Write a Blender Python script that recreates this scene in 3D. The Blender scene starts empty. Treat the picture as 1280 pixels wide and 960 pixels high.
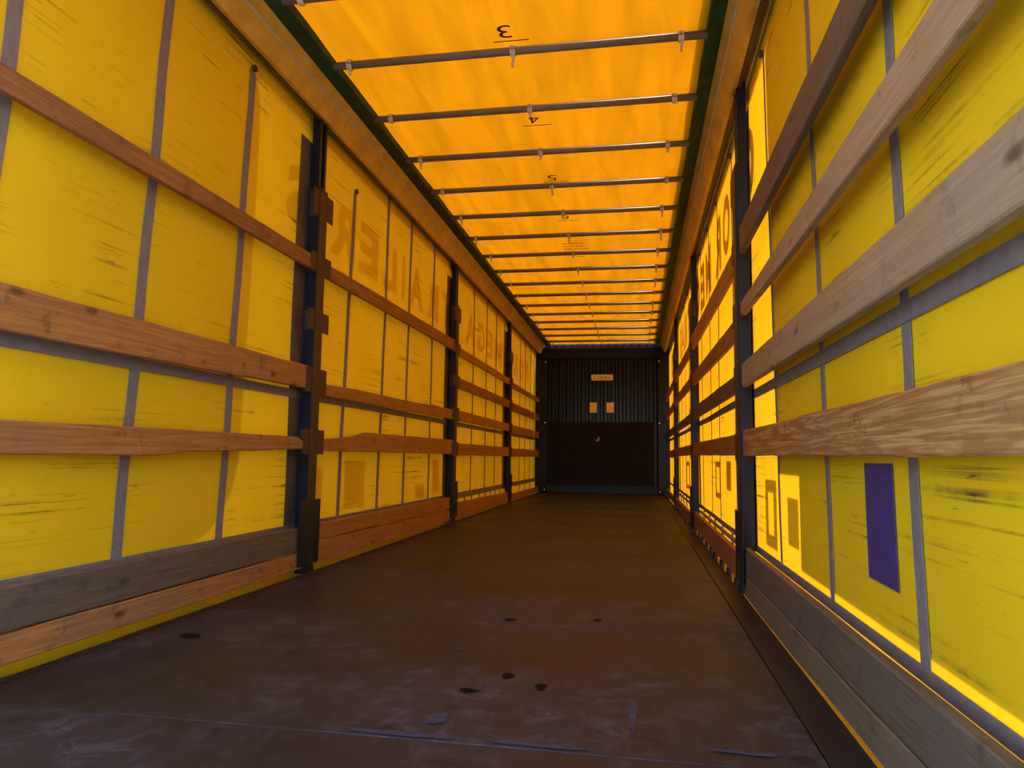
import bpy, bmesh, math, random
from mathutils import Vector, Matrix, noise

# ------------------------------------------------------------------ camera
S = bpy.context.scene
C = S.collection
cam_d = bpy.data.cameras.new('camera')
cam = bpy.data.objects.new('camera', cam_d)
C.objects.link(cam)
S.camera = cam
cam_d.sensor_width = 36.0
cam_d.lens = 36.0 * 883.4 / 1280.0
cam_d.clip_start = 0.02
cam_d.clip_end = 300
FW = Vector((-0.17379242, 0.97949959, 0.10186634))
RT = Vector((0.98477469, 0.17326577, 0.01406374))
UP = Vector((0.00387452, -0.10275957, 0.99469868))
cam.matrix_world = Matrix(((RT.x, UP.x, -FW.x, 0.6938),
                           (RT.y, UP.y, -FW.y, 0.0),
                           (RT.z, UP.z, -FW.z, 0.7048),
                           (0, 0, 0, 1)))

# ------------------------------------------------------------------ world, sun, exposure
W = bpy.data.worlds.new('daylight')
S.world = W
W.use_nodes = True
wn = W.node_tree.nodes
wl = W.node_tree.links
wn.clear()
w_out = wn.new('ShaderNodeOutputWorld')
w_bg = wn.new('ShaderNodeBackground')
w_sky = wn.new('ShaderNodeTexSky')
w_sky.sky_type = 'NISHITA'
w_sky.sun_disc = False
SUN_DIR = Vector((0.70, 0.30, 0.66)).normalized()
w_sky.sun_elevation = math.asin(SUN_DIR.z)
w_sky.sun_rotation = math.atan2(SUN_DIR.x, SUN_DIR.y)
w_sky.air_density = 1.0
w_sky.dust_density = 2.5
w_bg.inputs['Strength'].default_value = 1.75
wl.new(w_sky.outputs[0], w_bg.inputs['Color'])
wl.new(w_bg.outputs[0], w_out.inputs['Surface'])

sun_d = bpy.data.lights.new('sun', 'SUN')
sun_d.energy = 35.0
sun_d.angle = math.radians(0.6)
sun_d.color = (1.0, 0.95, 0.86)
sun = bpy.data.objects.new('sun', sun_d)
C.objects.link(sun)
sun.rotation_euler = SUN_DIR.to_track_quat('Z', 'Y').to_euler()
sun.location = (8, 6, 10)

vs = S.view_settings
vs.view_transform = 'Standard'
vs.look = 'None'
vs.gamma = 1.0
vs.use_curve_mapping = False
vs.exposure = -0.27

# ------------------------------------------------------------------ dimensions (metres)
Y0, BAY, YB = 0.62, 3.41, 14.20           # rear end, post spacing, bulkhead
POST = [Y0 + BAY * i for i in (1, 2, 3)]
HW = 1.24                                  # half width of the floor
XC = 1.33                                  # side curtain plane
ZR = 2.95                                  # roof bows
random.seed(7)


# ------------------------------------------------------------------ materials
def mat(name):
    m = bpy.data.materials.new(name)
    m.use_nodes = True
    nt = m.node_tree
    nt.nodes.clear()
    out = nt.nodes.new('ShaderNodeOutputMaterial')
    return m, nt, out


def N(nt, kind, **kw):
    n = nt.nodes.new(kind)
    for k, v in kw.items():
        if k.startswith('_'):
            setattr(n, k[1:], v)
        else:
            n.inputs[k.replace('__', ' ')].default_value = v
    return n


def ramp(nt, fac, stops):
    r = nt.nodes.new('ShaderNodeValToRGB')
    e = r.color_ramp.elements
    while len(e) < len(stops):
        e.new(0.5)
    for i, (p, c) in enumerate(stops):
        e[i].position = p
        e[i].color = (c[0], c[1], c[2], 1) if isinstance(c, (tuple, list)) else (c, c, c, 1)
    nt.links.new(fac, r.inputs[0])
    return r.outputs[0]


def coords(nt, scale=(1, 1, 1), rnd=False):
    tc = nt.nodes.new('ShaderNodeTexCoord')
    mp = nt.nodes.new('ShaderNodeMapping')
    mp.inputs['Scale'].default_value = scale
    src = tc.outputs['Object']
    if rnd:
        oi = nt.nodes.new('ShaderNodeObjectInfo')
        ml = N(nt, 'ShaderNodeMath', _operation='MULTIPLY')
        ml.inputs[1].default_value = 37.0
        nt.links.new(oi.outputs['Random'], ml.inputs[0])
        ad = N(nt, 'ShaderNodeVectorMath', _operation='ADD')
        nt.links.new(src, ad.inputs[0])
        nt.links.new(ml.outputs[0], ad.inputs[1])
        src = ad.outputs[0]
    nt.links.new(src, mp.inputs['Vector'])
    return mp.outputs[0]


def tex(nt, vec, scale=1.0, detail=6, rough=0.6, dist=0.0):
    n = nt.nodes.new('ShaderNodeTexNoise')
    n.inputs['Scale'].default_value = scale
    n.inputs['Detail'].default_value = detail
    n.inputs['Roughness'].default_value = rough
    n.inputs['Distortion'].default_value = dist
    nt.links.new(vec, n.inputs['Vector'])
    return n.outputs['Fac']


def mix(nt, fac, a, b, mode='MIX'):
    m = nt.nodes.new('ShaderNodeMix')
    m.data_type = 'RGBA'
    m.blend_type = mode
    for sock, v in ((m.inputs[0], fac), (m.inputs[6], a), (m.inputs[7], b)):
        if hasattr(v, 'links'):
            nt.links.new(v, sock)
        elif isinstance(v, (tuple, list)):
            sock.default_value = (v[0], v[1], v[2], 1)
        else:
            sock.default_value = v
    return m.outputs[2]


def bump(nt, h, strength=0.3, dist=0.01):
    b = nt.nodes.new('ShaderNodeBump')
    b.inputs['Strength'].default_value = strength
    b.inputs['Distance'].default_value = dist
    nt.links.new(h, b.inputs['Height'])
    return b.outputs[0]


def principled(nt, out, color, rough=0.5, metal=0.0, normal=None, spec=0.5):
    p = nt.nodes.new('ShaderNodeBsdfPrincipled')
    for key, v in (('Base Color', color), ('Roughness', rough), ('Metallic', metal), ('Specular IOR Level', spec)):
        if hasattr(v, 'links'):
            nt.links.new(v, p.inputs[key])
        elif isinstance(v, (tuple, list)):
            p.inputs[key].default_value = (v[0], v[1], v[2], 1)
        else:
            p.inputs[key].default_value = v
    if normal is not None:
        nt.links.new(normal, p.inputs['Normal'])
    nt.links.new(p.outputs[0], out.inputs['Surface'])
    return p


def plain(name, color, rough=0.5, metal=0.0, var=0.25, nscale=9.0, spec=0.5, bmp=0.0):
    m, nt, out = mat(name)
    v = coords(nt)
    f = tex(nt, v, nscale, 5, 0.65)
    lo = tuple(c * (1 - var) for c in color)
    hi = tuple(min(1, c * (1 + var)) for c in color)
    col = ramp(nt, f, [(0.3, lo), (0.7, hi)])
    nr = bump(nt, f, bmp, 0.004) if bmp else None
    principled(nt, out, col, rough, metal, nr, spec)
    return m


def tarp(name, refl, trans, tw, dirt=0.0, ripple=False):
    """thin PVC sheet: reflects on both faces and lets daylight diffuse through"""
    m, nt, out = mat(name)
    v = coords(nt)
    big = tex(nt, v, 0.9, 4, 0.55)
    shade = ramp(nt, big, [(0.3, 0.86), (0.7, 1.0)])
    if ripple:
        rp = tex(nt, coords(nt, (5.0, 0.7, 1)), 1.4, 3, 0.5, 0.5)
        shade = mix(nt, 1.0, ramp(nt, rp, [(0.35, 0.80), (0.62, 1.0)]), shade, 'MULTIPLY')
    c1 = mix(nt, 1.0, shade, refl, 'MULTIPLY')
    c2 = mix(nt, 1.0, shade, trans, 'MULTIPLY')
    if dirt > 0:
        # long rubbed scuffs running along the trailer, and blotchy grime
        vs_ = coords(nt, (1, 0.40, 48.0))
        st = tex(nt, vs_, 1.1, 8, 0.62, 0.25)
        patch = tex(nt, coords(nt, (1, 1.3, 1.7)), 1.6, 5, 0.6)
        s_f = ramp(nt, st, [(0.55, 0.0), (0.66, 1.0)])
        p_f = ramp(nt, patch, [(0.48, 0.0), (0.62, 1.0)])
        sf = mix(nt, 1.0, s_f, p_f, 'MULTIPLY')
        fine = tex(nt, coords(nt, (1, 9, 60)), 1.0, 6, 0.7)
        ff = ramp(nt, fine, [(0.60, 0.0), (0.72, 1.0)])
        sf2 = mix(nt, 1.0, ff, p_f, 'MULTIPLY')
        spots = ramp(nt, tex(nt, v, 7.0, 5, 0.6), [(0.66, 0.0), (0.78, 1.0)])
        tot = mix(nt, 1.0, sf, sf2, 'ADD')
        tot = mix(nt, 0.5, tot, spots, 'ADD')
        k = mix(nt, 1.0, tot, (dirt, dirt, dirt), 'MULTIPLY')
        c1 = mix(nt, k, c1, (0.10, 0.075, 0.02))
        c2 = mix(nt, k, c2, (0.22, 0.12, 0.005))
    d = nt.nodes.new('ShaderNodeBsdfDiffuse')
    t = nt.nodes.new('ShaderNodeBsdfTranslucent')
    g = nt.nodes.new('ShaderNodeBsdfGlossy')
    g.inputs['Roughness'].default_value = 0.45
    g.inputs['Color'].default_value = (1, 1, 1, 1)
    nt.links.new(c1, d.inputs['Color'])
    nt.links.new(c2, t.inputs['Color'])
    mx = nt.nodes.new('ShaderNodeMixShader')
    mx.inputs[0].default_value = tw
    nt.links.new(d.outputs[0], mx.inputs[1])
    nt.links.new(t.outputs[0], mx.inputs[2])
    mg = nt.nodes.new('ShaderNodeMixShader')
    mg.inputs[0].default_value = 0.015
    nt.links.new(mx.outputs[0], mg.inputs[1])
    nt.links.new(g.outputs[0], mg.inputs[2])
    nt.links.new(mg.outputs[0], out.inputs['Surface'])
    return m


def wood(name, light, dark, grey, greyness, knots=1.0, fig=0.5):
    m, nt, out = mat(name)
    v = coords(nt, (1, 1, 1), True)
    st = nt.nodes.new('ShaderNodeMapping')
    st.inputs['Scale'].default_value = (14, 0.9, 14)
    nt.links.new(v, st.inputs['Vector'])
    grain = tex(nt, st.outputs[0], 1.0, 4, 0.55, 0.6)
    # growth rings: sine of the slow grain field gives cathedral figure
    sn = N(nt, 'ShaderNodeMath', _operation='MULTIPLY')
    sn.inputs[1].default_value = 46.0
    nt.links.new(grain, sn.inputs[0])
    si = N(nt, 'ShaderNodeMath', _operation='SINE')
    nt.links.new(sn.outputs[0], si.inputs[0])
    rings = ramp(nt, si.outputs[0], [(0.0, 0.0), (0.9, 1.0)])
    st2 = nt.nodes.new('ShaderNodeMapping')
    st2.inputs['Scale'].default_value = (120, 3.0, 120)
    nt.links.new(v, st2.inputs['Vector'])
    fibre = tex(nt, st2.outputs[0], 1.0, 4, 0.7)
    base = mix(nt, ramp(nt, fibre, [(0.38, 0.0), (0.62, 1.0)]), light, dark)
    rf = mix(nt, 1.0, rings, (fig, fig, fig), 'MULTIPLY')
    base = mix(nt, rf, base, dark)
    blot = tex(nt, v, 2.6, 6, 0.62)
    gf = ramp(nt, blot, [(0.5 - 0.28 * greyness, 0.0), (0.72 - 0.28 * greyness, 1.0)])
    gk = mix(nt, 1.0, gf, (greyness, greyness, greyness), 'MULTIPLY')
    base = mix(nt, gk, base, grey)
    # knots
    st3 = nt.nodes.new('ShaderNodeMapping')
    st3.inputs['Scale'].default_value = (0.5, 1.9, 4.2)
    nt.links.new(v, st3.inputs['Vector'])
    sp = nt.nodes.new('ShaderNodeSeparateXYZ')
    cb = nt.nodes.new('ShaderNodeCombineXYZ')
    nt.links.new(st3.outputs[0], sp.inputs[0])
    nt.links.new(sp.outputs[1], cb.inputs[0])
    nt.links.new(sp.outputs[2], cb.inputs[1])
    vo = nt.nodes.new('ShaderNodeTexVoronoi')
    vo.voronoi_dimensions = '2D'
    vo.inputs['Scale'].default_value = 1.05
    nt.links.new(cb.outputs[0], vo.inputs['Vector'])
    kf = ramp(nt, vo.outputs['Distance'], [(0.03, knots), (0.085, 0.0)])
    kf = mix(nt, 1.0, kf, ramp(nt, blot, [(0.46, 0.15), (0.56, 1.0)]), 'MULTIPLY')
    base = mix(nt, kf, base, tuple(c * 0.28 for c in dark))
    # grime
    gr = tex(nt, v, 9.0, 6, 0.7)
    gm = ramp(nt, gr, [(0.57, 0.0), (0.74, 0.7)])
    base = mix(nt, gm, base, (0.03, 0.022, 0.018))
    principled(nt, out, base, 0.62, 0.0, bump(nt, fibre, 0.35, 0.004), 0.3)
    return m


YEL_R, YEL_T = (0.80, 0.53, 0.012), (0.95, 0.43, 0.006)
M = {}
M['curtain'] = tarp('yellow_curtain_tarpaulin', YEL_R, YEL_T, 0.082, 0.9)
M['roof'] = tarp('orange_roof_tarpaulin', (0.72, 0.40, 0.008), (0.95, 0.325, 0.003), 0.078, 0.0, ripple=True)
M['vinyl'] = plain('opaque_vinyl', (0.12, 0.10, 0.05), 0.5, 0, 0.05)
M['ink'] = tarp('brown_ink', (0.10, 0.05, 0.02), (0.80, 0.50, 0.12), 0.13, 0.0)
M['ink_faint'] = tarp('faint_ink', (0.25, 0.15, 0.05), (0.85, 0.62, 0.3), 0.30, 0.0)
M['hem'] = tarp('curtain_hem', (0.6, 0.35, 0.02), (0.9, 0.30, 0.01), 0.12, 0.0)
M['marker'] = plain('marker_ink', (0.035, 0.006, 0.006), 0.6)
M['strap'] = plain('webbing', (0.17, 0.145, 0.15), 0.75, 0, 0.2, 30)
M['band'] = plain('band_webbing', (0.16, 0.14, 0.15), 0.7, 0, 0.2, 20)
M['cover'] = plain('grey_band', (0.095, 0.065, 0.05), 0.7, 0, 0.35, 6)
M['patch'] = plain('blue_patch', (0.045, 0.03, 0.16), 0.5, 0, 0.25, 18)
M['steel'] = plain('dark_painted_steel', (0.006, 0.009, 0.020), 0.38, 0, 0.35, 14, 0.22, 0.1)
M['steel_brown'] = plain('brown_steel', (0.050, 0.026, 0.016), 0.55, 0, 0.35, 16, 0.3, 0.1)  # brown has the orange light reflected on the steel painted into it
M['slot'] = plain('dark_slot', (0.004, 0.004, 0.005), 0.8)
M['bulk'] = plain('black_corrugated_steel', (0.004, 0.004, 0.005), 0.26, 0, 0.3, 7, 0.22)
M['panel'] = plain('dark_kick_panel', (0.008, 0.005, 0.006), 0.5, 0, 0.35, 5, 0.12)
M['alu'] = plain('anodised_rail', (0.50, 0.32, 0.055), 0.45, 0.1, 0.25, 5, 0.3)
M['track'] = plain('curtain_track', (0.05, 0.03, 0.02), 0.5)
M['green'] = plain('dark_green_strip', (0.006, 0.045, 0.020), 0.6, 0, 0.85, 7, 0.2, 0.4)
M['tube'] = plain('grey_bow_tube', (0.13, 0.11, 0.10), 0.62, 0.0, 0.12, 8, 0.3)
M['tie'] = plain('pale_plastic', (0.50, 0.43, 0.34), 0.5)
M['pinhole_dot'] = plain('white_pinhole_dot', (0.9, 0.9, 0.9), 0.25, 0.4, 0.02)  # plain white for the daylight pinholes of the end wall
M['card'] = plain('paper_card', (0.75, 0.62, 0.42), 0.7, 0, 0.08, 20)
M['orange'] = plain('orange_paint', (0.8, 0.25, 0.03), 0.5)
M['w_tan'] = wood('tan_timber', (0.43, 0.205, 0.062), (0.27, 0.112, 0.033), (0.165, 0.105, 0.068), 0.30, 0.9, 0.4)
M['w_fig'] = wood('figured_timber', (0.47, 0.265, 0.095), (0.25, 0.105, 0.033), (0.28, 0.20, 0.13), 0.15, 0.8, 0.8)
M['w_pale'] = wood('weathered_pale_timber', (0.375, 0.250, 0.135), (0.265, 0.160, 0.080), (0.23, 0.19, 0.15), 0.45, 0.8, 0.4)
M['w_dark'] = wood('dark_timber', (0.125, 0.078, 0.058), (0.070, 0.043, 0.031), (0.094, 0.086, 0.086), 0.4, 0.6, 0.4)
M['w_grey'] = wood('grey_timber', (0.165, 0.110, 0.072), (0.095, 0.060, 0.040), (0.098, 0.086, 0.076), 0.5, 0.6, 0.35)
M['w_low'] = wood('shaded_low_timber', (0.22, 0.15, 0.085), (0.13, 0.08, 0.045), (0.12, 0.10, 0.08), 0.5, 0.8, 0.4)  # pale timber darkened in colour, as the low board is lit less
M['w_red'] = wood('red_brown_timber', (0.312, 0.148, 0.055), (0.195, 0.078, 0.027), (0.125, 0.078, 0.055), 0.25, 0.9, 0.4)


def floor_material():
    m, nt, out = mat('phenolic_plywood')
    v = coords(nt, (1, 1, 1))
    big = tex(nt, v, 1.1, 6, 0.62)
    base = ramp(nt, big, [(0.36, (0.015, 0.0105, 0.0125)), (0.64, (0.033, 0.025, 0.031))])
    sc = tex(nt, coords(nt, (3.2, 3.6, 1)), 2.6, 10, 0.76, 0.8)
    pt = tex(nt, coords(nt, (0.8, 0.8, 1)), 1.4, 4, 0.6)
    s1 = ramp(nt, sc, [(0.50, 0.0), (0.66, 1.0)])
    p1 = ramp(nt, pt, [(0.42, 0.1), (0.60, 0.85)])
    base = mix(nt, mix(nt, 1.0, s1, p1, 'MULTIPLY'), base, (0.092, 0.080, 0.094))
    scr = tex(nt, coords(nt, (26, 2.0, 1)), 1.0, 7, 0.7, 1.2)
    base = mix(nt, ramp(nt, scr, [(0.55, 0.0), (0.72, 0.5)]), base, (0.060, 0.053, 0.063))
    drk = tex(nt, coords(nt, (2.6, 3.6, 1)), 1.9, 4, 0.5)
    base = mix(nt, ramp(nt, drk, [(0.64, 0.0), (0.70, 0.7)]), base, (0.009, 0.006, 0.006))
    rgh = ramp(nt, big, [(0.3, 0.38), (0.7, 0.62)])
    principled(nt, out, base, rgh, 0.0, bump(nt, sc, 0.15, 0.004), 0.35)
    return m


M['floor'] = floor_material()
M['edge'] = plain('floor_edge_steel', (0.018, 0.013, 0.015), 0.5, 0, 0.35, 12, 0.3, 0.2)
M['stain'] = plain('blue_stain', (0.026, 0.038, 0.075), 0.6, 0, 0.5, 30)
M['dark_stain'] = plain('oil_spot', (0.008, 0.005, 0.005), 0.8, 0, 0.25, 9, 0.1)
M['ground'] = plain('asphalt_yard', (0.22, 0.215, 0.21), 0.9, 0, 0.3, 3)


# ------------------------------------------------------------------ builders
def tag(o, label=None, cat=None, group=None, kind=None):
    if label: o['label'] = label
    if cat: o['category'] = cat
    if group: o['group'] = group
    if kind: o['kind'] = kind
    return o


def empty(name, loc=(0, 0, 0)):
    o = bpy.data.objects.new(name, None)
    o.empty_display_size = 0.1
    C.objects.link(o)
    o.location = loc
    return o


def place(o, parent):
    C.objects.link(o)
    if parent is not None:
        o.parent = parent
        t = Vector((0, 0, 0))
        p = parent
        while p is not None:
            t += p.location
            p = p.parent
        o.location = o.location - t
    return o


def obj(name, bm, m, parent=None, org=None, smooth=False):
    """bm is given in world coordinates; org becomes the object's origin"""
    if org is None:
        org = Vector((0, 0, 0))
        if bm.verts:
            lo = Vector([min(v.co[i] for v in bm.verts) for i in range(3)])
            hi = Vector([max(v.co[i] for v in bm.verts) for i in range(3)])
            org = (lo + hi) / 2
            org.z = lo.z
    org = Vector(org)
    bmesh.ops.translate(bm, verts=bm.verts, vec=-org)
    me = bpy.data.meshes.new(name)
    bm.to_mesh(me)
    bm.free()
    me.materials.append(m)
    if smooth:
        for p in me.polygons:
            p.use_smooth = True
    o = bpy.data.objects.new(name, me)
    o.location = org
    return place(o, parent)


def box(bm, x0, x1, y0, y1, z0, z1, bev=0.0):
    x0, x1 = min(x0, x1), max(x0, x1)
    vs_ = [bm.verts.new(c) for c in ((x0, y0, z0), (x1, y0, z0), (x1, y1, z0), (x0, y1, z0),
                                     (x0, y0, z1), (x1, y0, z1), (x1, y1, z1), (x0, y1, z1))]
    fs = [bm.faces.new([vs_[i] for i in q]) for q in
          ((3, 2, 1, 0), (4, 5, 6, 7), (0, 1, 5, 4), (1, 2, 6, 5), (2, 3, 7, 6), (3, 0, 4, 7))]
    if bev > 0:
        es = list({e for f in fs for e in f.edges})
        bmesh.ops.bevel(bm, geom=es, offset=bev, segments=1, affect='EDGES')
    return bm


def B(*a, **k):
    return box(bmesh.new(), *a, **k)


def extrude_y(prof, y0, y1):
    """closed profile of (x, z) swept along the trailer"""
    bm = bmesh.new()
    a = [bm.verts.new((x, y0, z)) for x, z in prof]
    b = [bm.verts.new((x, y1, z)) for x, z in prof]
    n = len(prof)
    for i in range(n):
        bm.faces.new((a[i], a[(i + 1) % n], b[(i + 1) % n], b[i]))
    bm.faces.new(a[::-1])
    bm.faces.new(b)
    bmesh.ops.recalc_face_normals(bm, faces=bm.faces)
    return bm


def tube(bm, pts, r, seg=8):
    rings = []
    for i, p in enumerate(pts):
        p = Vector(p)
        d = (Vector(pts[min(i + 1, len(pts) - 1)]) - Vector(pts[max(i - 1, 0)])).normalized()
        a = d.cross(Vector((0, 0, 1)))
        if a.length < 1e-3:
            a = d.cross(Vector((1, 0, 0)))
        a.normalize()
        b = d.cross(a)
        rings.append([bm.verts.new(p + (a * math.cos(t) + b * math.sin(t)) * r)
                      for t in [2 * math.pi * k / seg for k in range(seg)]])
    for q, w in zip(rings, rings[1:]):
        for k in range(seg):
            bm.faces.new((q[k], q[(k + 1) % seg], w[(k + 1) % seg], w[k]))
    bm.faces.new(rings[0][::-1])
    bm.faces.new(rings[-1])
    return bm


def cx(s, y, z):
    """x of the curtain sheet: pulled tight, with slow waves"""
    w = 0.004 * math.sin(1.9 * y + 0.8 * z + s) + 0.002 * math.sin(4.1 * y - 1.7 * z + 2 * s)
    w *= min(1.0, max(0.0, (y - 3.5) / 0.8))
    w *= min(1.0, max(0.0, (2.8 - z) / 0.4)) * min(1.0, max(0.0, (z - 0.1) / 0.2))
    return s * (XC + w)


def sheet(s, y0, y1, z0, z1, off, ny, nz, thick=0.0, edge=None, skew=0.0):
    """strip lying on the curtain; off > 0 is towards the load, < 0 outside"""
    bm = bmesh.new()
    g = []
    for i in range(ny + 1):
        row = []
        for k in range(nz + 1):
            z = z0 + (z1 - z0) * k / nz
            y = y0 + (y1 - y0) * i / ny + skew * (z - z0) / max(z1 - z0, 1e-6)
            if edge: y += edge(y, z)
            row.append(bm.verts.new((cx(s, y, z) - s * off, y, z)))
        g.append(row)
    fs = []
    for i in range(ny):
        for k in range(nz):
            q = (g[i][k], g[i + 1][k], g[i + 1][k + 1], g[i][k + 1])
            fs.append(bm.faces.new(q if s < 0 else q[::-1]))
    if thick > 0:
        r = bmesh.ops.extrude_face_region(bm, geom=fs)
        vv = [e for e in r['geom'] if isinstance(e, bmesh.types.BMVert)]
        bmesh.ops.translate(bm, verts=vv, vec=(-s * thick, 0, 0))
        bmesh.ops.recalc_face_normals(bm, faces=bm.faces)
    return bm


_glyph = {}


def glyph(ch, bold=0.045):
    """outline of a character as (verts, faces), unit height, from the built-in font"""
    key = (ch, bold)
    if key not in _glyph:
        cu = bpy.data.curves.new('t', 'FONT')
        cu.body = ch
        cu.resolution_u = 3
        cu.offset = bold
        t = bpy.data.objects.new('t', cu)
        C.objects.link(t)
        bpy.context.view_layer.update()
        me = bpy.data.meshes.new_from_object(t.evaluated_get(bpy.context.evaluated_depsgraph_get()))
        vv = [v.co.copy() for v in me.vertices]
        ff = [tuple(p.vertices) for p in me.polygons]
        bpy.data.objects.remove(t)
        bpy.data.curves.remove(cu)
        bpy.data.meshes.remove(me)
        x0, x1 = min(v.x for v in vv), max(v.x for v in vv)
        y0, y1 = min(v.y for v in vv), max(v.y for v in vv)
        _glyph[key] = ([((v.x - x0) / (x1 - x0), (v.y - y0) / (y1 - y0)) for v in vv], ff)
    return _glyph[key]


def glyph_bm(ch, fn, bold=0.045):
    vv, ff = glyph(ch, bold)
    bm = bmesh.new()
    v2 = [bm.verts.new(fn(u, w)) for u, w in vv]
    for f in ff:
        try:
            bm.faces.new([v2[i] for i in f])
        except ValueError:
            pass
    return bm


# ------------------------------------------------------------------ ground outside
g = obj('ground', B(-40, 40, -40, 60, -1.32, -1.22), M['ground'])
tag(g, 'grey asphalt yard under the trailer', 'ground', kind='structure')

# ------------------------------------------------------------------ floor
floor = obj('floor', B(-1.20, 1.20, Y0, YB, -0.10, -0.028), M['edge'])
tag(floor, 'dark brown worn plywood trailer floor between the side planks', 'floor', kind='structure')
seams = [Y0, 1.775, 3.03, 4.28, 5.53, 6.78, 8.03, 9.28, 10.53, 11.78, 13.03, YB]
for a, b in zip(seams, seams[1:]):
    obj('floor_panel', B(-1.205, 1.131, a + 0.0025, b - 0.0025, -0.028, random.uniform(-0.0015, 0.0), bev=0.002), M['floor'], floor)
obj('edge_strip', B(1.134, HW, Y0, YB, -0.028, 0.002, bev=0.002), M['edge'], floor)
obj('edge_strip', B(-HW, -1.209, Y0, YB, -0.028, 0.002, bev=0.002), M['edge'], floor)
for s in (-1, 1):
    obj('side_rail', B(s * 1.19, s * 1.245, Y0, YB, -0.24, -0.03, bev=0.004), M['steel'], floor)


def blob(bmh, x, y, rx, ry, seed, z=0.0012):
    rnd = random.Random(seed)
    pts = []
    for k in range(14):
        t = 2 * math.pi * k / 14
        r = rnd.uniform(0.7, 1.15)
        pts.append(bmh.verts.new((x + rx * r * math.cos(t), y + ry * r * math.sin(t), z)))
    bmh.faces.new(pts)
    return bmh


for k, (x, y, rx, ry, m) in enumerate(((0.28, 2.33, 0.022, 0.030, 'dark_stain'), (0.40, 2.24, 0.02, 0.032, 'dark_stain'),
                                      (0.19, 2.16, 0.03, 0.022, 'dark_stain'), (0.52, 3.18, 0.022, 0.03, 'dark_stain'),
                                      (-1.0, 2.55, 0.045, 0.04, 'dark_stain'), (0.15, 3.1, 0.03, 0.03, 'dark_stain'),
                                      (0.68, 2.08, 0.012, 0.15, 'stain'), (0.05, 2.6, 0.022, 0.02, 'stain'), (0.10, 1.80, 0.16, 0.016, 'stain'), (0.45, 1.80, 0.14, 0.012, 'stain'),
                                      (0.95, 1.86, 0.10, 0.012, 'stain'), (0.16, 1.92, 0.03, 0.05, 'stain'))):
    obj('stain', blob(bmesh.new(), x, y, rx, ry, k), M[m], floor)

# ------------------------------------------------------------------ side curtains
wall = {}
for s, nm in ((-1, 'wall_left'), (1, 'wall_right')):
    w = obj(nm, sheet(s, Y0 - 0.05, YB, -0.30, 2.86, 0.0, 140, 32), M['curtain'], org=(s * XC, YB / 2, 0), smooth=True)
    tag(w, 'yellow tarpaulin side curtain with vertical grey straps, %s side' % ('left' if s < 0 else 'right'),
        'curtain', kind='structure')
    wall[s] = w


def strap(s, y, z0=0.25, z1=2.72, w=0.058, lean=0.0, roller=True, m='strap'):
    ph = random.uniform(0, 6)
    o = obj('strap', sheet(s, y - w / 2, y + w / 2, z0, z1, 0.003, 1, 26, 0.002,
                           lambda yy, z: 0.004 * math.sin(z * 7 + ph) + lean * (z - z0) / (z1 - z0)), M[m], wall[s])
    if roller:
        bm = bmesh.new()
        xx = cx(s, y + lean, z1)
        tube(bm, [(xx - s * 0.022, y + lean, z1 + 0.015), (xx - s * 0.004, y + lean, z1 + 0.015)], 0.018, 12)
        obj('roller', bm, M['steel_brown'], o)
    return o


LS = [(2.52, 0.10), (3.22, 0.08), (4.62, 0.10), (5.36, 0.06), (5.98, 0.05), (6.74, 0.05), (8.55, 0.03), (9.34, 0.03),
      (10.02, 0.02), (10.65, 0.0), (12.18, 0), (12.77, 0), (13.44, 0), (14.0, 0), (1.80, 0.1), (1.1, 0.1)]
for y, ln in LS:
    strap(-1, y, lean=ln, w=0.058 if y < 4.2 else 0.05, z1=2.60 if 4.6 < y < 5 else (2.74 if y < 4 else 2.83))
RS = [(3.36, 0.17, 0.035), (2.53, 0.14, 0.045), (1.77, 0.10, 0.055), (1.05, 0.1, 0.055), (4.75, 0, .04), (5.66, 0, .04), (6.33, 0, .04),
      (7.1, 0, .04), (8.2, 0, .05), (8.85, 0, .05), (9.6, 0, .05), (10.3, 0, .05), (11.6, 0, .06), (12.4, 0, .06), (13.2, 0, .06)]
for y, ln, w in RS:
    strap(1, y, lean=ln, w=w)
for s in (-1, 1):
    obj('horizontal_band', sheet(s, Y0, YB - 0.05, 1.035, 1.085, 0.006, 136, 1, 0.002), M['band'], wall[s])
    obj('bottom_band', sheet(s, Y0, YB - 0.05, 0.215, 0.285 if s < 0 else 0.252, 0.006, 136, 1, 0.003), M['band'], wall[s])
for s in (-1, 1):
    obj('hem', sheet(s, Y0, YB - 0.05, -0.30, 0.05, -0.004, 136, 3), M['hem'], wall[s])
for yp in POST:
    obj('cover_band', sheet(-1, yp - 0.17, yp + 0.10, 0.25, 2.66, 0.004, 3, 20, 0.003,
                            lambda yy, z: 0.01 * math.sin(z * 3)), M['cover'], wall[-1])
    obj('cover_band', sheet(1, yp - 0.03, yp + 0.10, 0.25, 2.70, 0.004, 2, 20, 0.003), M['cover'], wall[1])


# opaque vinyl sheets stuck to the outside of the rear part of both curtains
def outline_sheet(s, pts, off, m, name, parent):
    bm = bmesh.new()
    vv = [bm.verts.new((s * (XC + off), y, z)) for y, z in pts]
    f = bm.faces.new(vv)
    r = bmesh.ops.extrude_face_region(bm, geom=[f])
    bmesh.ops.translate(bm, verts=[e for e in r['geom'] if isinstance(e, bmesh.types.BMVert)], vec=(s * 0.002, 0, 0))
    bmesh.ops.recalc_face_normals(bm, faces=bm.faces)
    bmesh.ops.triangulate(bm, faces=bm.faces)
    return obj(name, bm, M[m], parent)


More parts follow.
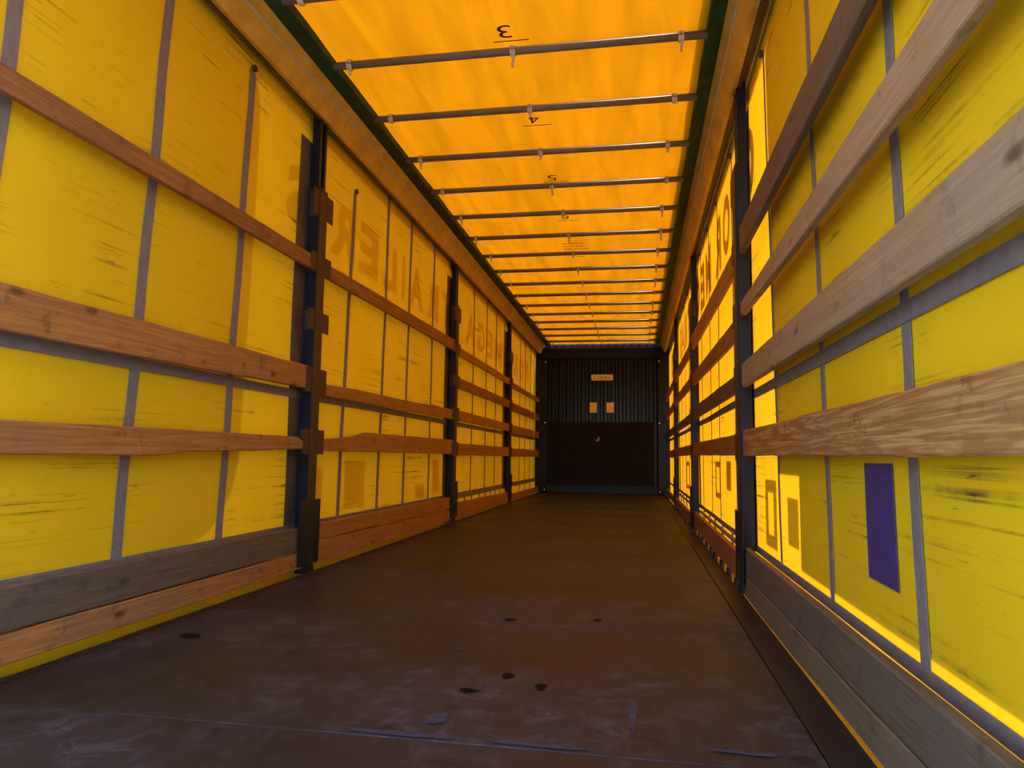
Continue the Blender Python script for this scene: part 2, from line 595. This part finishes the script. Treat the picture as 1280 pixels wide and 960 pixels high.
pl = [(0.75, 0.28), (2.95, 0.28)]
for k in range(1, 9):
    t = math.pi / 2 * k / 8
    pl.append((2.95 + 0.42 * math.sin(t), 0.28 + 0.46 * (1 - math.cos(t))))
pl += [(3.40, 1.9), (3.40, 2.60), (3.36, 2.70), (3.27, 2.74), (0.75, 2.74)]
outline_sheet(-1, pl, 0.003, 'vinyl', 'outer_vinyl_sheet', wall[-1])
pr = [(0.75, 0.276), (3.0, 0.276), (3.0, 0.645), (3.43, 0.645), (3.47, 2.0), (3.50, 2.70), (3.36, 2.76), (0.75, 2.76)]
outline_sheet(1, pr, 0.003, 'vinyl', 'outer_vinyl_sheet', wall[1])


# lettering on the outside of the curtains, read backwards from inside
def letter(s, ch, ya, yb, z0, z1):
    # outside left reads front to rear, outside right reads rear to front
    def fn(u, w):
        y = (yb - (yb - ya) * u) if s < 0 else (ya + (yb - ya) * u)
        z = z0 + (z1 - z0) * w
        return (cx(s, y, z) + s * 0.004, y, z)
    obj('printed_letter', glyph_bm(ch, fn), M['ink_faint' if s < 0 else 'ink'], wall[s])


for ch, ya, yb in (('S', 3.72, 4.12), ('R', 4.33, 4.76), ('E', 4.84, 5.22), ('L', 5.34, 5.66), ('I', 5.80, 5.88),
                   ('A', 6.00, 6.46), ('R', 6.56, 6.98), ('T', 7.08, 7.50),
                   ('A', 8.15, 8.66), ('G', 8.80, 9.26), ('E', 9.40, 9.80), ('M', 9.95, 10.5),
                   ('R', 11.5, 11.95), ('O', 12.1, 12.6), ('F', 12.75, 13.15)):
    letter(-1, ch, ya, yb, 2.06, 2.45)
for ch, ya, yb in (('O', 3.88, 4.34), ('F', 4.45, 4.78), ('O', 4.90, 5.34), ('R', 5.48, 5.88), ('M', 6.20, 6.66), ('E', 6.80, 7.16),
                   ('G', 7.28, 7.72), ('A', 7.9, 8.35), ('T', 8.7, 9.1), ('R', 9.25, 9.65), ('A', 9.8, 10.25),
                   ('I', 10.45, 10.55), ('L', 11.2, 11.55), ('E', 11.7, 12.1), ('R', 12.25, 12.65), ('S', 12.8, 13.2)):
    letter(1, ch, ya, yb, 2.16, 2.60)


def frame(s, ya, yb, za, zb, t, m='ink'):
    bm = bmesh.new()
    o4 = [bm.verts.new((cx(s, y, z) + s * 0.004, y, z)) for y, z in ((ya, za), (yb, za), (yb, zb), (ya, zb))]
    i4 = [bm.verts.new((cx(s, y, z) + s * 0.004, y, z)) for y, z in ((ya + t[0], za + t[1]), (yb - t[0], za + t[1]), (yb - t[0], zb - t[1]), (ya + t[0], zb - t[1]))]
    for k in range(4):
        bm.faces.new((o4[k], o4[(k + 1) % 4], i4[(k + 1) % 4], i4[k]))
    obj('document_frame', bm, M[m], wall[s])


def sticker(s, ya, yb, za, zb, m='ink'):
    obj('sticker', sheet(s, ya, yb, za, zb, -0.004, 3, 3), M[m], wall[s])


frame(1, 3.48, 3.77, 0.288, 0.612, (0.075, 0.06))
sticker(1, 3.03, 3.235, 0.35, 0.55)
frame(1, 5.69, 6.10, 0.40, 0.69, (0.08, 0.045))
sticker(1, 5.06, 5.30, 0.49, 0.695)
frame(1, 9.0, 9.6, 0.33, 0.67, (0.10, 0.05))
sticker(-1, 4.73, 5.10, 0.32, 0.66, 'ink_faint')
sticker(-1, 6.9, 7.15, 0.33, 0.66, 'ink_faint')
sticker(-1, 6.33, 6.62, 0.30, 0.44, 'ink_faint')
sticker(-1, 4.25, 4.38, 0.36, 0.62, 'ink_faint')
# blue repair patch on the inside
bm = bmesh.new()
vv = [bm.verts.new((cx(1, y, z) - 0.004, y, z)) for y, z in ((2.148, 0.70), (1.93, 0.70), (1.915, 0.385), (2.14, 0.388))]
bm.faces.new(vv)
r = bmesh.ops.extrude_face_region(bm, geom=list(bm.faces))
bmesh.ops.translate(bm, verts=[e for e in r['geom'] if isinstance(e, bmesh.types.BMVert)], vec=(-0.002, 0, 0))
bmesh.ops.recalc_face_normals(bm, faces=bm.faces)
o = obj('repair_patch', bm, M['patch'], wall[1])
o['label'] = 'dark blue rectangular repair patch'


# strap tails looping down behind the low boards
def tail(s, y, z=0.215):
    bm = bmesh.new()
    pts = [(s * 1.312, y, z + 0.02), (s * 1.305, y - 0.01, z - 0.03), (s * 1.308, y - 0.05, z - 0.075), (s * 1.312, y - 0.10, z - 0.10)]
    tube(bm, pts, 0.008, 6)
    obj('strap_tail', bm, M['strap'], wall[s])


for y in (8.2, 8.55, 9.0, 9.34, 9.7, 10.02, 10.4, 12.18, 12.77, 13.44):
    tail(-1, y)
for y in (4.6, 4.9, 5.45, 5.95, 6.4, 6.9, 8.2, 8.7, 9.3, 9.9, 10.4):
    tail(1, y)
for a, b in ((POST[0] + .15, POST[1] - .12), (POST[1] + .15, POST[2] - .12)):
    bm = bmesh.new()
    tube(bm, [(1.312, a, 0.185), (1.312, b, 0.185)], 0.015, 10)
    obj('rail_shadow_tube', bm, M['strap'], wall[1])  # dark tube stands in for an outside rail's shadow on the curtain

# ------------------------------------------------------------------ roof rails, green strips, roof sheet
for n, s in ((1, -1), (2, 1)):
    k = 1.0 if s < 0 else 1.0
    t = tag(empty('trim_%d' % n, (s * 1.24, YB / 2, 2.8)), 'golden-brown aluminium roof rail along the %s side' % ('left' if s < 0 else 'right'), 'rail', kind='structure')
    prof = [(1.262, 2.806), (1.232, 2.800), (1.222, 2.828), (1.190, 2.905), (1.184, 2.905), (1.182, 2.915), (1.188, 2.918), (1.146, 2.978), (1.140, 3.03), (1.262, 3.03)]
    obj('rail_body', extrude_y([(s * x, z) for x, z in prof], Y0, YB), M['alu'], t)
    obj('curtain_track', extrude_y([(s * x, z) for x, z in ((1.264, 2.80), (1.264, 2.86), (1.30, 2.86), (1.30, 2.835), (1.285, 2.835), (1.285, 2.80))], Y0, YB), M['track'], t)
    obj('outer_lip', extrude_y([(s * x, z) for x, z in ((1.262, 2.88), (1.262, 3.03), (1.36, 3.03), (1.36, 2.74), (1.345, 2.74), (1.345, 2.88))], Y0, YB), M['alu'], t)
    obj('rail_edge', extrude_y([(s * x, z) for x, z in ((1.187, 2.904), (1.178, 2.906), (1.178, 2.911), (1.187, 2.916))], Y0, YB), M['tie'], t)  # ridge made pale to paint in its highlight line
    # folded dark green strip with uneven lower edge
    bm = bmesh.new()
    ny = 150
    rows = []
    for i in range(ny + 1):
        y = Y0 + (YB - Y0) * i / ny
        a = 0.006 * noise.noise(Vector((y * 3.1, s * 5, 0)))
        b = 0.008 * noise.noise(Vector((y * 5.3, s * 9, 2)))
        xi = 1.030 if s < 0 else 1.066
        rows.append([bm.verts.new((s * 1.15, y, 2.972)), bm.verts.new((s * 1.10, y, 2.960 + b)), bm.verts.new((s * (xi + a), y, 2.944 + b * 0.5)),
                     bm.verts.new((s * (xi + a), y, 3.03))])
    for q, w in zip(rows, rows[1:]):
        for j in range(3):
            bm.faces.new((q[j], q[j + 1], w[j + 1], w[j]))
    obj('green_strip', bm, M['green'], t)

bm = bmesh.new()
nx, ny = 22, 240
g = []
for i in range(ny + 1):
    y = Y0 + (YB - Y0) * i / ny
    row = []
    for j in range(nx + 1):
        x = -1.15 + 2.30 * j / nx
        z = 2.992 + 0.006 * noise.noise(Vector((x * 3.5, y * 2.2, 0))) + 0.004 * math.sin(x * 13 + y * 2.2) * (0.5 + noise.noise(Vector((x, y * 0.7, 4))))
        row.append(bm.verts.new((x, y, z)))
    g.append(row)
for i in range(ny):
    for j in range(nx):
        bm.faces.new((g[i][j], g[i + 1][j], g[i + 1][j + 1], g[i][j + 1]))
ceiling = obj('ceiling', bm, M['roof'], org=(0, YB / 2, 2.95), smooth=True)
tag(ceiling, 'glowing orange tarpaulin roof above the metal bows', 'roof', kind='structure')


def roof_mark(ch, xc, yl, w, h):
    # written so that it reads upright facing the rear; nearest edge towards the camera
    obj('marker_number', glyph_bm(ch, lambda u, v: (xc + w / 2 - w * u, yl - 0.03 - h * (1 - v), 2.978), 0.0), M['marker'], ceiling)


def roof_line(xc, y, w, t=0.006):
    obj('marker_line', B(xc - w / 2, xc + w / 2, y - t / 2, y + t / 2, 2.977, 2.979), M['marker'], ceiling)


for ch, xc, yl in (('3', 0.0, 3.612), ('5', 0.02, 5.64)):
    roof_mark(ch, xc, yl, 0.075, 0.115)
    roof_line(xc + 0.02, yl, 0.2)
for ch, xc, yl in (('4', 0.015, 4.62), ('6', 0.03, 6.62)):
    roof_mark(ch, xc, yl, 0.07, 0.12)
    roof_line(xc + 0.01, yl, 0.2)
for yy, ww in ((7.36, 0.24), (7.46, 0.22), (7.56, 0.24), (7.66, 0.2), (7.86, 0.12), (8.3, 0.26)):
    rr = random.Random(yy)
    x = -ww / 2
    while x < ww / 2:
        l = rr.uniform(0.02, 0.06)
        roof_line(0.05 + x, yy, l, 0.012)
        x += l + 0.015

# ------------------------------------------------------------------ roof bows
ORD = ['nearest', 'second', 'third', 'fourth', 'fifth', 'sixth', 'seventh', 'eighth', 'ninth', 'tenth', 'eleventh', 'twelfth',
       'thirteenth', 'fourteenth', 'fifteenth', 'sixteenth', 'seventeenth', 'eighteenth', 'nineteenth', 'twentieth', 'twenty-first']
B1, BS = 3.666, 0.661
ys = []
y = B1 - BS * 4
while y < YB - 0.12:
    ys.append(y + (0.055 if len(ys) == 3 else 0.0))
    y += BS
for i, y in enumerate(ys):
    n = i - 4
    if n < -1:
        lab = 'grey metal roof bow overhead, %s from the open rear end' % ('first', 'second', 'third')[i]
    elif n == -1:
        lab = 'grey metal roof bow cut by the top edge, before the bow by the number 3'
    elif n == 0:
        lab = 'grey metal roof bow just behind the handwritten number 3'
    else:
        lab = 'grey metal roof bow, %s one beyond the bow at the number 3' % (ORD[n - 1] if n > 1 else 'first')
    t = tag(empty('roof_bow', (0, y, ZR - 0.02)), lab, 'roof bow', 'roof bows')
    bm = bmesh.new()
    tube(bm, [(-1.036, y, ZR), (1.071, y, ZR)], 0.022, 12)
    obj('tube', bm, M['tube'], t, smooth=True)
    for k, x in enumerate((-0.93, 0.012 + 0.004 * (i % 3), 0.93)):
        x += random.uniform(-0.012, 0.012)
        bm = bmesh.new()
        for dx in (-0.008, 0.008):
            tube(bm, [(x + dx, y + 0.0255 * math.sin(a), ZR + 0.0255 * math.cos(a)) for a in [2 * math.pi * q / 10 for q in range(11)]], 0.008, 6)
        c = obj('clip', bm, M['tie'], t)
        if n >= 0 and random.random() < 0.8 or k == 1 and n > 0:
            ln = random.uniform(0.03, 0.075)
            bm = bmesh.new()
            dy = random.uniform(-0.01, 0.012)
            tube(bm, [(x, y, ZR - 0.024), (x + 0.002, y + dy * 0.5, ZR - 0.024 - ln * 0.5), (x + dy * 0.6, y + dy, ZR - 0.024 - ln)], 0.009, 6)
            obj('tie_tail', bm, M['tie'], c)

# ------------------------------------------------------------------ posts
POCKETS = [(2.17, 2.335), (1.82, 1.935), (1.455, 1.58), (1.075, 1.225), (0.70, 0.85)]
PN = ['nearest', 'middle', 'farthest']
for s in (-1, 1):
    for i, yp in enumerate(POST):
        t = tag(empty('side_post', (s * 1.28, yp, 0)), 'dark steel post with plank pockets, %s of the three on the %s side' % (PN[i], 'left' if s < 0 else 'right'),
                'post', 'side posts')
        prof = [(s * 1.240, yp - 0.06), (s * 1.240, yp + 0.06), (s * 1.310, yp + 0.06), (s * 1.310, yp - 0.06)]
        bm = bmesh.new()
        box(bm, s * 1.240, s * 1.308, yp - 0.06, yp + 0.06, 0.03, 2.36, bev=0.004)
        col = obj('column', bm, M['steel'], t)
        obj('bounce_face', B(s * 1.2375, s * 1.2405, yp - 0.052, yp + 0.052, 0.44, 2.34), M['steel_brown'], col)  # inner face coloured brown for the orange light it reflects
        bm = bmesh.new()
        box(bm, s * 1.256, s * 1.308, yp - 0.05, yp - 0.018, 2.36, 2.84)
        box(bm, s * 1.256, s * 1.308, yp + 0.022, yp + 0.05, 2.36, 2.84)
        box(bm, s * 1.285, s * 1.308, yp - 0.018, yp + 0.022, 2.36, 2.84)
        up = obj('upper_track', bm, M['steel'], t)
        for zz in (2.47, 2.6, 2.73):
            bm = bmesh.new()
            tube(bm, [(s * 1.256, yp - 0.034, zz), (s * 1.251, yp - 0.034, zz)], 0.007, 8)
            obj('bolt', bm, M['steel_brown'], up)
        for z0, z1 in POCKETS:
            for side in (-1, 1):
                if s > 0 and side < 0 and i == 0:
                    continue
                a, b = sorted((yp + side * 0.06, yp + side * (0.145 if side > 0 else 0.13)))
                bm = B(s * 1.2395, s * 1.2435, a, b, z0, z1, bev=0.0012)
                box(bm, s * 1.2435, s * 1.30, a if side > 0 else b - 0.004, a + 0.004 if side > 0 else b, z0, z1)
                obj('pocket', bm, M['steel_brown'], t)
        bm = B(s * 1.228, s * 1.239, yp - 0.15, yp + 0.11, 0.05, 0.43, bev=0.003)
        sh = obj('shoe', bm, M['steel'], t)
        obj('slot', B(s * 1.2265, s * 1.2285, yp - 0.035, yp + 0.015, 0.06, 0.20), M['slot'], sh)
        obj('foot', B(s * 1.235, s * 1.30, yp - 0.06, yp + 0.06, 0.0, 0.035), M['steel'], t)


# ------------------------------------------------------------------ timber planks
def plank(s, y0, y1, prof, m, label, thick=0.028, xin=1.246, cham=0.004, rough=0.004):
    """prof: list of (fraction, z0, z1) along the plank"""
    bm = bmesh.new()
    n = 28
    sd = random.uniform(0, 100)
    rings = []
    for i in range(n + 1):
        f = i / n
        for (fa, a0, a1), (fb, b0, b1) in zip(prof, prof[1:]):
            if fa <= f <= fb:
                q = (f - fa) / (fb - fa)
                z0, z1 = a0 + (b0 - a0) * q, a1 + (b1 - a1) * q
                break
        y = y0 + (y1 - y0) * f
        z0 += rough * noise.noise(Vector((y * 2.3, sd, 0))) + rough * 0.5 * noise.noise(Vector((y * 9, sd, 1)))
        z1 += rough * noise.noise(Vector((y * 2.3, sd, 5))) + rough * 0.5 * noise.noise(Vector((y * 9, sd, 6)))
        bw = 0.003 * noise.noise(Vector((y * 0.8, sd, 9)))
        a, b, c = xin + bw, xin + thick + bw, cham
        rings.append([bm.verts.new((s * x, y, z)) for x, z in
                      ((a, z0 + c), (a, z1 - c), (a + c, z1), (b - c, z1), (b, z1 - c), (b, z0 + c), (b - c, z0), (a + c, z0))])
    for q, w in zip(rings, rings[1:]):
        for k in range(8):
            bm.faces.new((q[k], q[(k + 1) % 8], w[(k + 1) % 8], w[k]))
    bm.faces.new(rings[0])
    bm.faces.new(rings[-1][::-1])
    bmesh.ops.recalc_face_normals(bm, faces=bm.faces)
    zc = (prof[0][1] + prof[0][2]) / 2
    o = obj('side_plank', bm, M[m], None, org=(s * (xin + thick / 2), (y0 + y1) / 2, zc))
    return tag(o, label, 'plank', 'side planks')


def flat(a, b, c=None, d=None):
    return [(0, a, b), (1, a if c is None else c, b if d is None else d)]


E1, E2 = 0.072, 0.072


def span(i):
    ya = ([Y0] + POST)[i] + E1
    yb = (POST + [YB])[i] - E2
    return ya, yb


BN = ['first bay from the camera', 'second bay', 'third bay', 'bay by the end wall']
data = [
    # side, bay, profile, material, height word
    (-1, 0, flat(1.815, 1.897, 1.825, 1.915), 'w_red', 'thin reddish-brown, topmost'),
    (-1, 0, flat(1.065, 1.216, 1.092, 1.229), 'w_tan', 'wide tan, second from top'),
    (-1, 0, [(0, .685, .80), (.45, .69, .797), (.60, .685, .80), (.63, .705, .80), (.9, .722, .80), (.97, .728, .798), (1, .735, .765)], 'w_tan', 'knotty with tapered end'),
    (-1, 0, flat(.137, .281, .135, .272), 'w_grey', 'grey-stained low board'),
    (-1, 0, flat(.038, .131, .034, .129), 'w_tan', 'narrow tan board nearest the floor'),
    (-1, 1, flat(1.82, 1.91, 1.84, 1.955), 'w_red', 'topmost brown'),
    (-1, 1, [(0, 1.072, 1.14), (.1, 1.073, 1.155), (.35, 1.078, 1.165), (.6, 1.083, 1.17), (.75, 1.085, 1.19), (1, 1.09, 1.192)], 'w_tan', 'ragged-edged, second from top'),
    (-1, 1, [(0, .722, .79), (.2, .722, .835), (.23, .722, .862), (.6, .722, .868), (1, .72, .872)], 'w_tan', 'with stepped top edge'),
    (-1, 1, flat(.178, .274, .147, .266), 'w_tan', 'low tan board'),
    (-1, 1, flat(.040, .170, .020, .140), 'w_tan', 'tan board nearest the floor'),
    (-1, 2, flat(1.815, 1.908), 'w_tan', 'topmost'),
    (-1, 2, flat(1.452, 1.568), 'w_red', 'second from top'),
    (-1, 2, flat(1.092, 1.205), 'w_tan', 'third from top'),
    (-1, 2, flat(.708, .842), 'w_tan', 'fourth from top'),
    (-1, 2, flat(.022, .195, .015, .160), 'w_tan', 'low board on the floor'),
    (-1, 3, flat(1.79, 1.875), 'w_red', 'topmost'),
    (-1, 3, flat(1.42, 1.552), 'w_red', 'second from top'),
    (-1, 3, flat(1.07, 1.202), 'w_tan', 'third from top'),
    (-1, 3, flat(.702, .832), 'w_tan', 'fourth from top'),
    (-1, 3, flat(.012, .115), 'w_tan', 'low board on the floor'),
    (1, 0, flat(1.815, 1.966), 'w_dark', 'dark brown, topmost'),
    (1, 0, flat(1.447, 1.578, 1.475, 1.548), 'w_pale', 'pale weathered, second from top'),
    (1, 0, flat(1.078, 1.222, 1.088, 1.214), 'w_pale', 'wide pale grey, third from top'),
    (1, 0, flat(.712, .853, .727, .858), 'w_fig', 'wide with bold wavy grain'),
    (1, 0, flat(.118, .250, .108, .245), 'w_grey', 'grey low board'),
    (1, 0, [(0, .018, .112), (.5, .006, .108), (.62, -.006, .106), (1, -.006, .105)], 'w_low', 'grey-brown board nearest the floor'),
    (1, 1, flat(1.775, 1.91, 1.81, 1.955), 'w_tan', 'topmost'),
    (1, 1, flat(1.385, 1.50, 1.44, 1.56), 'w_red', 'slanting second from top'),
    (1, 1, flat(1.085, 1.185, 1.095, 1.215), 'w_dark', 'dark third from top'),
    (1, 1, flat(.728, .848, .738, .862), 'w_red', 'fourth from top'),
    (1, 1, flat(.035, .185), 'w_red', 'low board on the floor'),
    (1, 2, flat(1.80, 1.92, 1.84, 1.96), 'w_red', 'topmost'),
    (1, 2, flat(1.45, 1.56, 1.48, 1.60), 'w_red', 'second from top'),
    (1, 2, flat(1.085, 1.185), 'w_dark', 'third from top'),
    (1, 2, flat(.742, .852), 'w_red', 'fourth from top'),
    (1, 2, flat(.030, .135), 'w_red', 'low board on the floor'),
    (1, 3, flat(1.81, 1.92), 'w_red', 'topmost'),
    (1, 3, flat(1.45, 1.57), 'w_red', 'second from top'),
    (1, 3, flat(1.08, 1.20), 'w_dark', 'third from top'),
    (1, 3, flat(.72, .84), 'w_red', 'fourth from top'),
    (1, 3, flat(.030, .125), 'w_red', 'low board on the floor'),
]
for s, bay, prof, m, word in data:
    a, b = span(bay)
    if s > 0 and bay == 0 and prof[0][2] > 0.5:
        b -= 0.06
    low = prof[0][2] < 0.3
    plank(s, a, b, prof, m, 'wooden side plank, %s, %s wall, %s' % (word, 'left' if s < 0 else 'right', BN[bay]),
          thick=0.030 if not low else 0.034, xin=1.246)

# spacer blocks under the right-hand boards
for bay in (1, 2):
    a, b = span(bay)
    n = 9
    for k in range(n):
        y = a + 0.2 + (b - a - 0.4) * k / (n - 1) + random.uniform(-0.06, 0.06)
        obj('spacer_block', B(1.244, 1.262, y - 0.05, y + random.uniform(0.02, 0.10), -0.028, 0.028), M['edge'], floor)

# ------------------------------------------------------------------ front end wall
bk = empty('wall_back', (0, YB, 0))
tag(bk, 'black corrugated steel end wall with a flat kick panel', 'wall', kind='structure')
bm = bmesh.new()
xs = []
x = -1.22
d = YB + 0.05
while x < 1.20:
    xs += [(x, d), (x + 0.045, d), (x + 0.065, d + 0.045), (x + 0.130, d + 0.045), (x + 0.150, d)]
    x += 0.150
lo = [bm.verts.new((a, b, 0.0)) for a, b in xs]
hi = [bm.verts.new((a, b, 2.98)) for a, b in xs]
for k in range(len(xs) - 1):
    if (Vector(xs[k]) - Vector(xs[k + 1])).length > 1e-6:
        bm.faces.new((lo[k], lo[k + 1], hi[k + 1], hi[k]))
obj('corrugated_sheet', bm, M['bulk'], bk)
obj('back_plate', B(-1.36, 1.36, YB + 0.11, YB + 0.13, -0.2, 3.04), M['bulk'], bk)
kp = obj('kick_panel', B(-1.055, 1.03, YB + 0.015, YB + 0.045, 0.17, 1.415, bev=0.004), M['panel'], bk)
obj('sill', B(-1.10, 1.10, YB - 0.02, YB + 0.05, 0.0, 0.14, bev=0.006), M['steel'], bk)
obj('header_beam', B(-1.24, 1.24, YB - 0.03, YB + 0.10, 2.69, 2.92, bev=0.01), M['bulk'], bk)
for s in (-1, 1):
    obj('corner_post', B(s * 1.10, s * 1.34, YB - 0.04, YB + 0.10, 0.0, 2.92, bev=0.012), M['bulk'], bk)
    for z in (0.06, 1.39, 2.62):
        bm = bmesh.new()
        tube(bm, [(s * 1.13, YB - 0.04, z), (s * 1.13, YB - 0.048, z)], 0.013, 10)
        obj('pinhole_dot', bm, M['pinhole_dot'], bk)  # white disc added in place of a pinhole of daylight
for (x, z) in ((-0.82, 1.30), (-0.55, 1.25), (0.2, 1.2), (0.62, 1.26), (-0.3, 0.5), (0.35, 0.42), (0.7, 0.9), (0.02, 0.62)):
    bm = bmesh.new()
    tube(bm, [(x, YB + 0.015, z), (x, YB + 0.011, z)], 0.008, 8)
    obj('screw', bm, M['steel_brown'], kp)
bm = bmesh.new()
tube(bm, [(-0.105, YB + 0.008, 1.06), (-0.085, YB + 0.008, 1.035), (-0.06, YB + 0.008, 1.05), (-0.058, YB + 0.008, 1.11)], 0.012, 6)
hk = obj('hook', bm, M['orange'], kp)
hk['label'] = 'small orange hook'

pt = obj('sign_plate', B(-0.208, 0.222, YB + 0.034, YB + 0.042, 2.252, 2.368, bev=0.0), M['card'])
tag(pt, 'oblong pale number plate on the black end wall', 'sign')
for k, ch in enumerate('CLO91018'):
    x0 = -0.165 + k * 0.043
    w = 0.012 if ch == '1' else 0.03
    obj('plate_character', glyph_bm(ch, lambda u, v: (x0 + w * u, YB + 0.032, 2.278 + 0.062 * v), 0.0), M['marker'], pt)
for x0, x1, word in ((-0.239, -0.095, 'left'), (0.096, 0.246, 'right')):
    c = obj('notice_card', B(x0, x1, YB + 0.034, YB + 0.04, 1.602, 1.804), M['card'])
    tag(c, 'small pale card on the end wall, %s of the two' % word, 'card', 'cards on the end wall')

# ------------------------------------------------------------------ rear frame around the open doorway (beside and above the camera)
rf = empty('door_1', (0, Y0, 0))
tag(rf, 'dark steel frame of the open rear doorway', 'door frame', kind='structure')
for s in (-1, 1):
    obj('corner_post', B(s * 1.24, s * 1.36, Y0 - 0.16, Y0 - 0.005, -0.2, 3.03, bev=0.008), M['steel'], rf)
obj('header_beam', B(-1.24, 1.24, Y0 - 0.16, Y0 - 0.005, 2.86, 3.03, bev=0.008), M['steel'], rf)
obj('sill_beam', B(-1.24, 1.24, Y0 - 0.12, Y0 - 0.005, -0.24, -0.002, bev=0.006), M['steel'], rf)
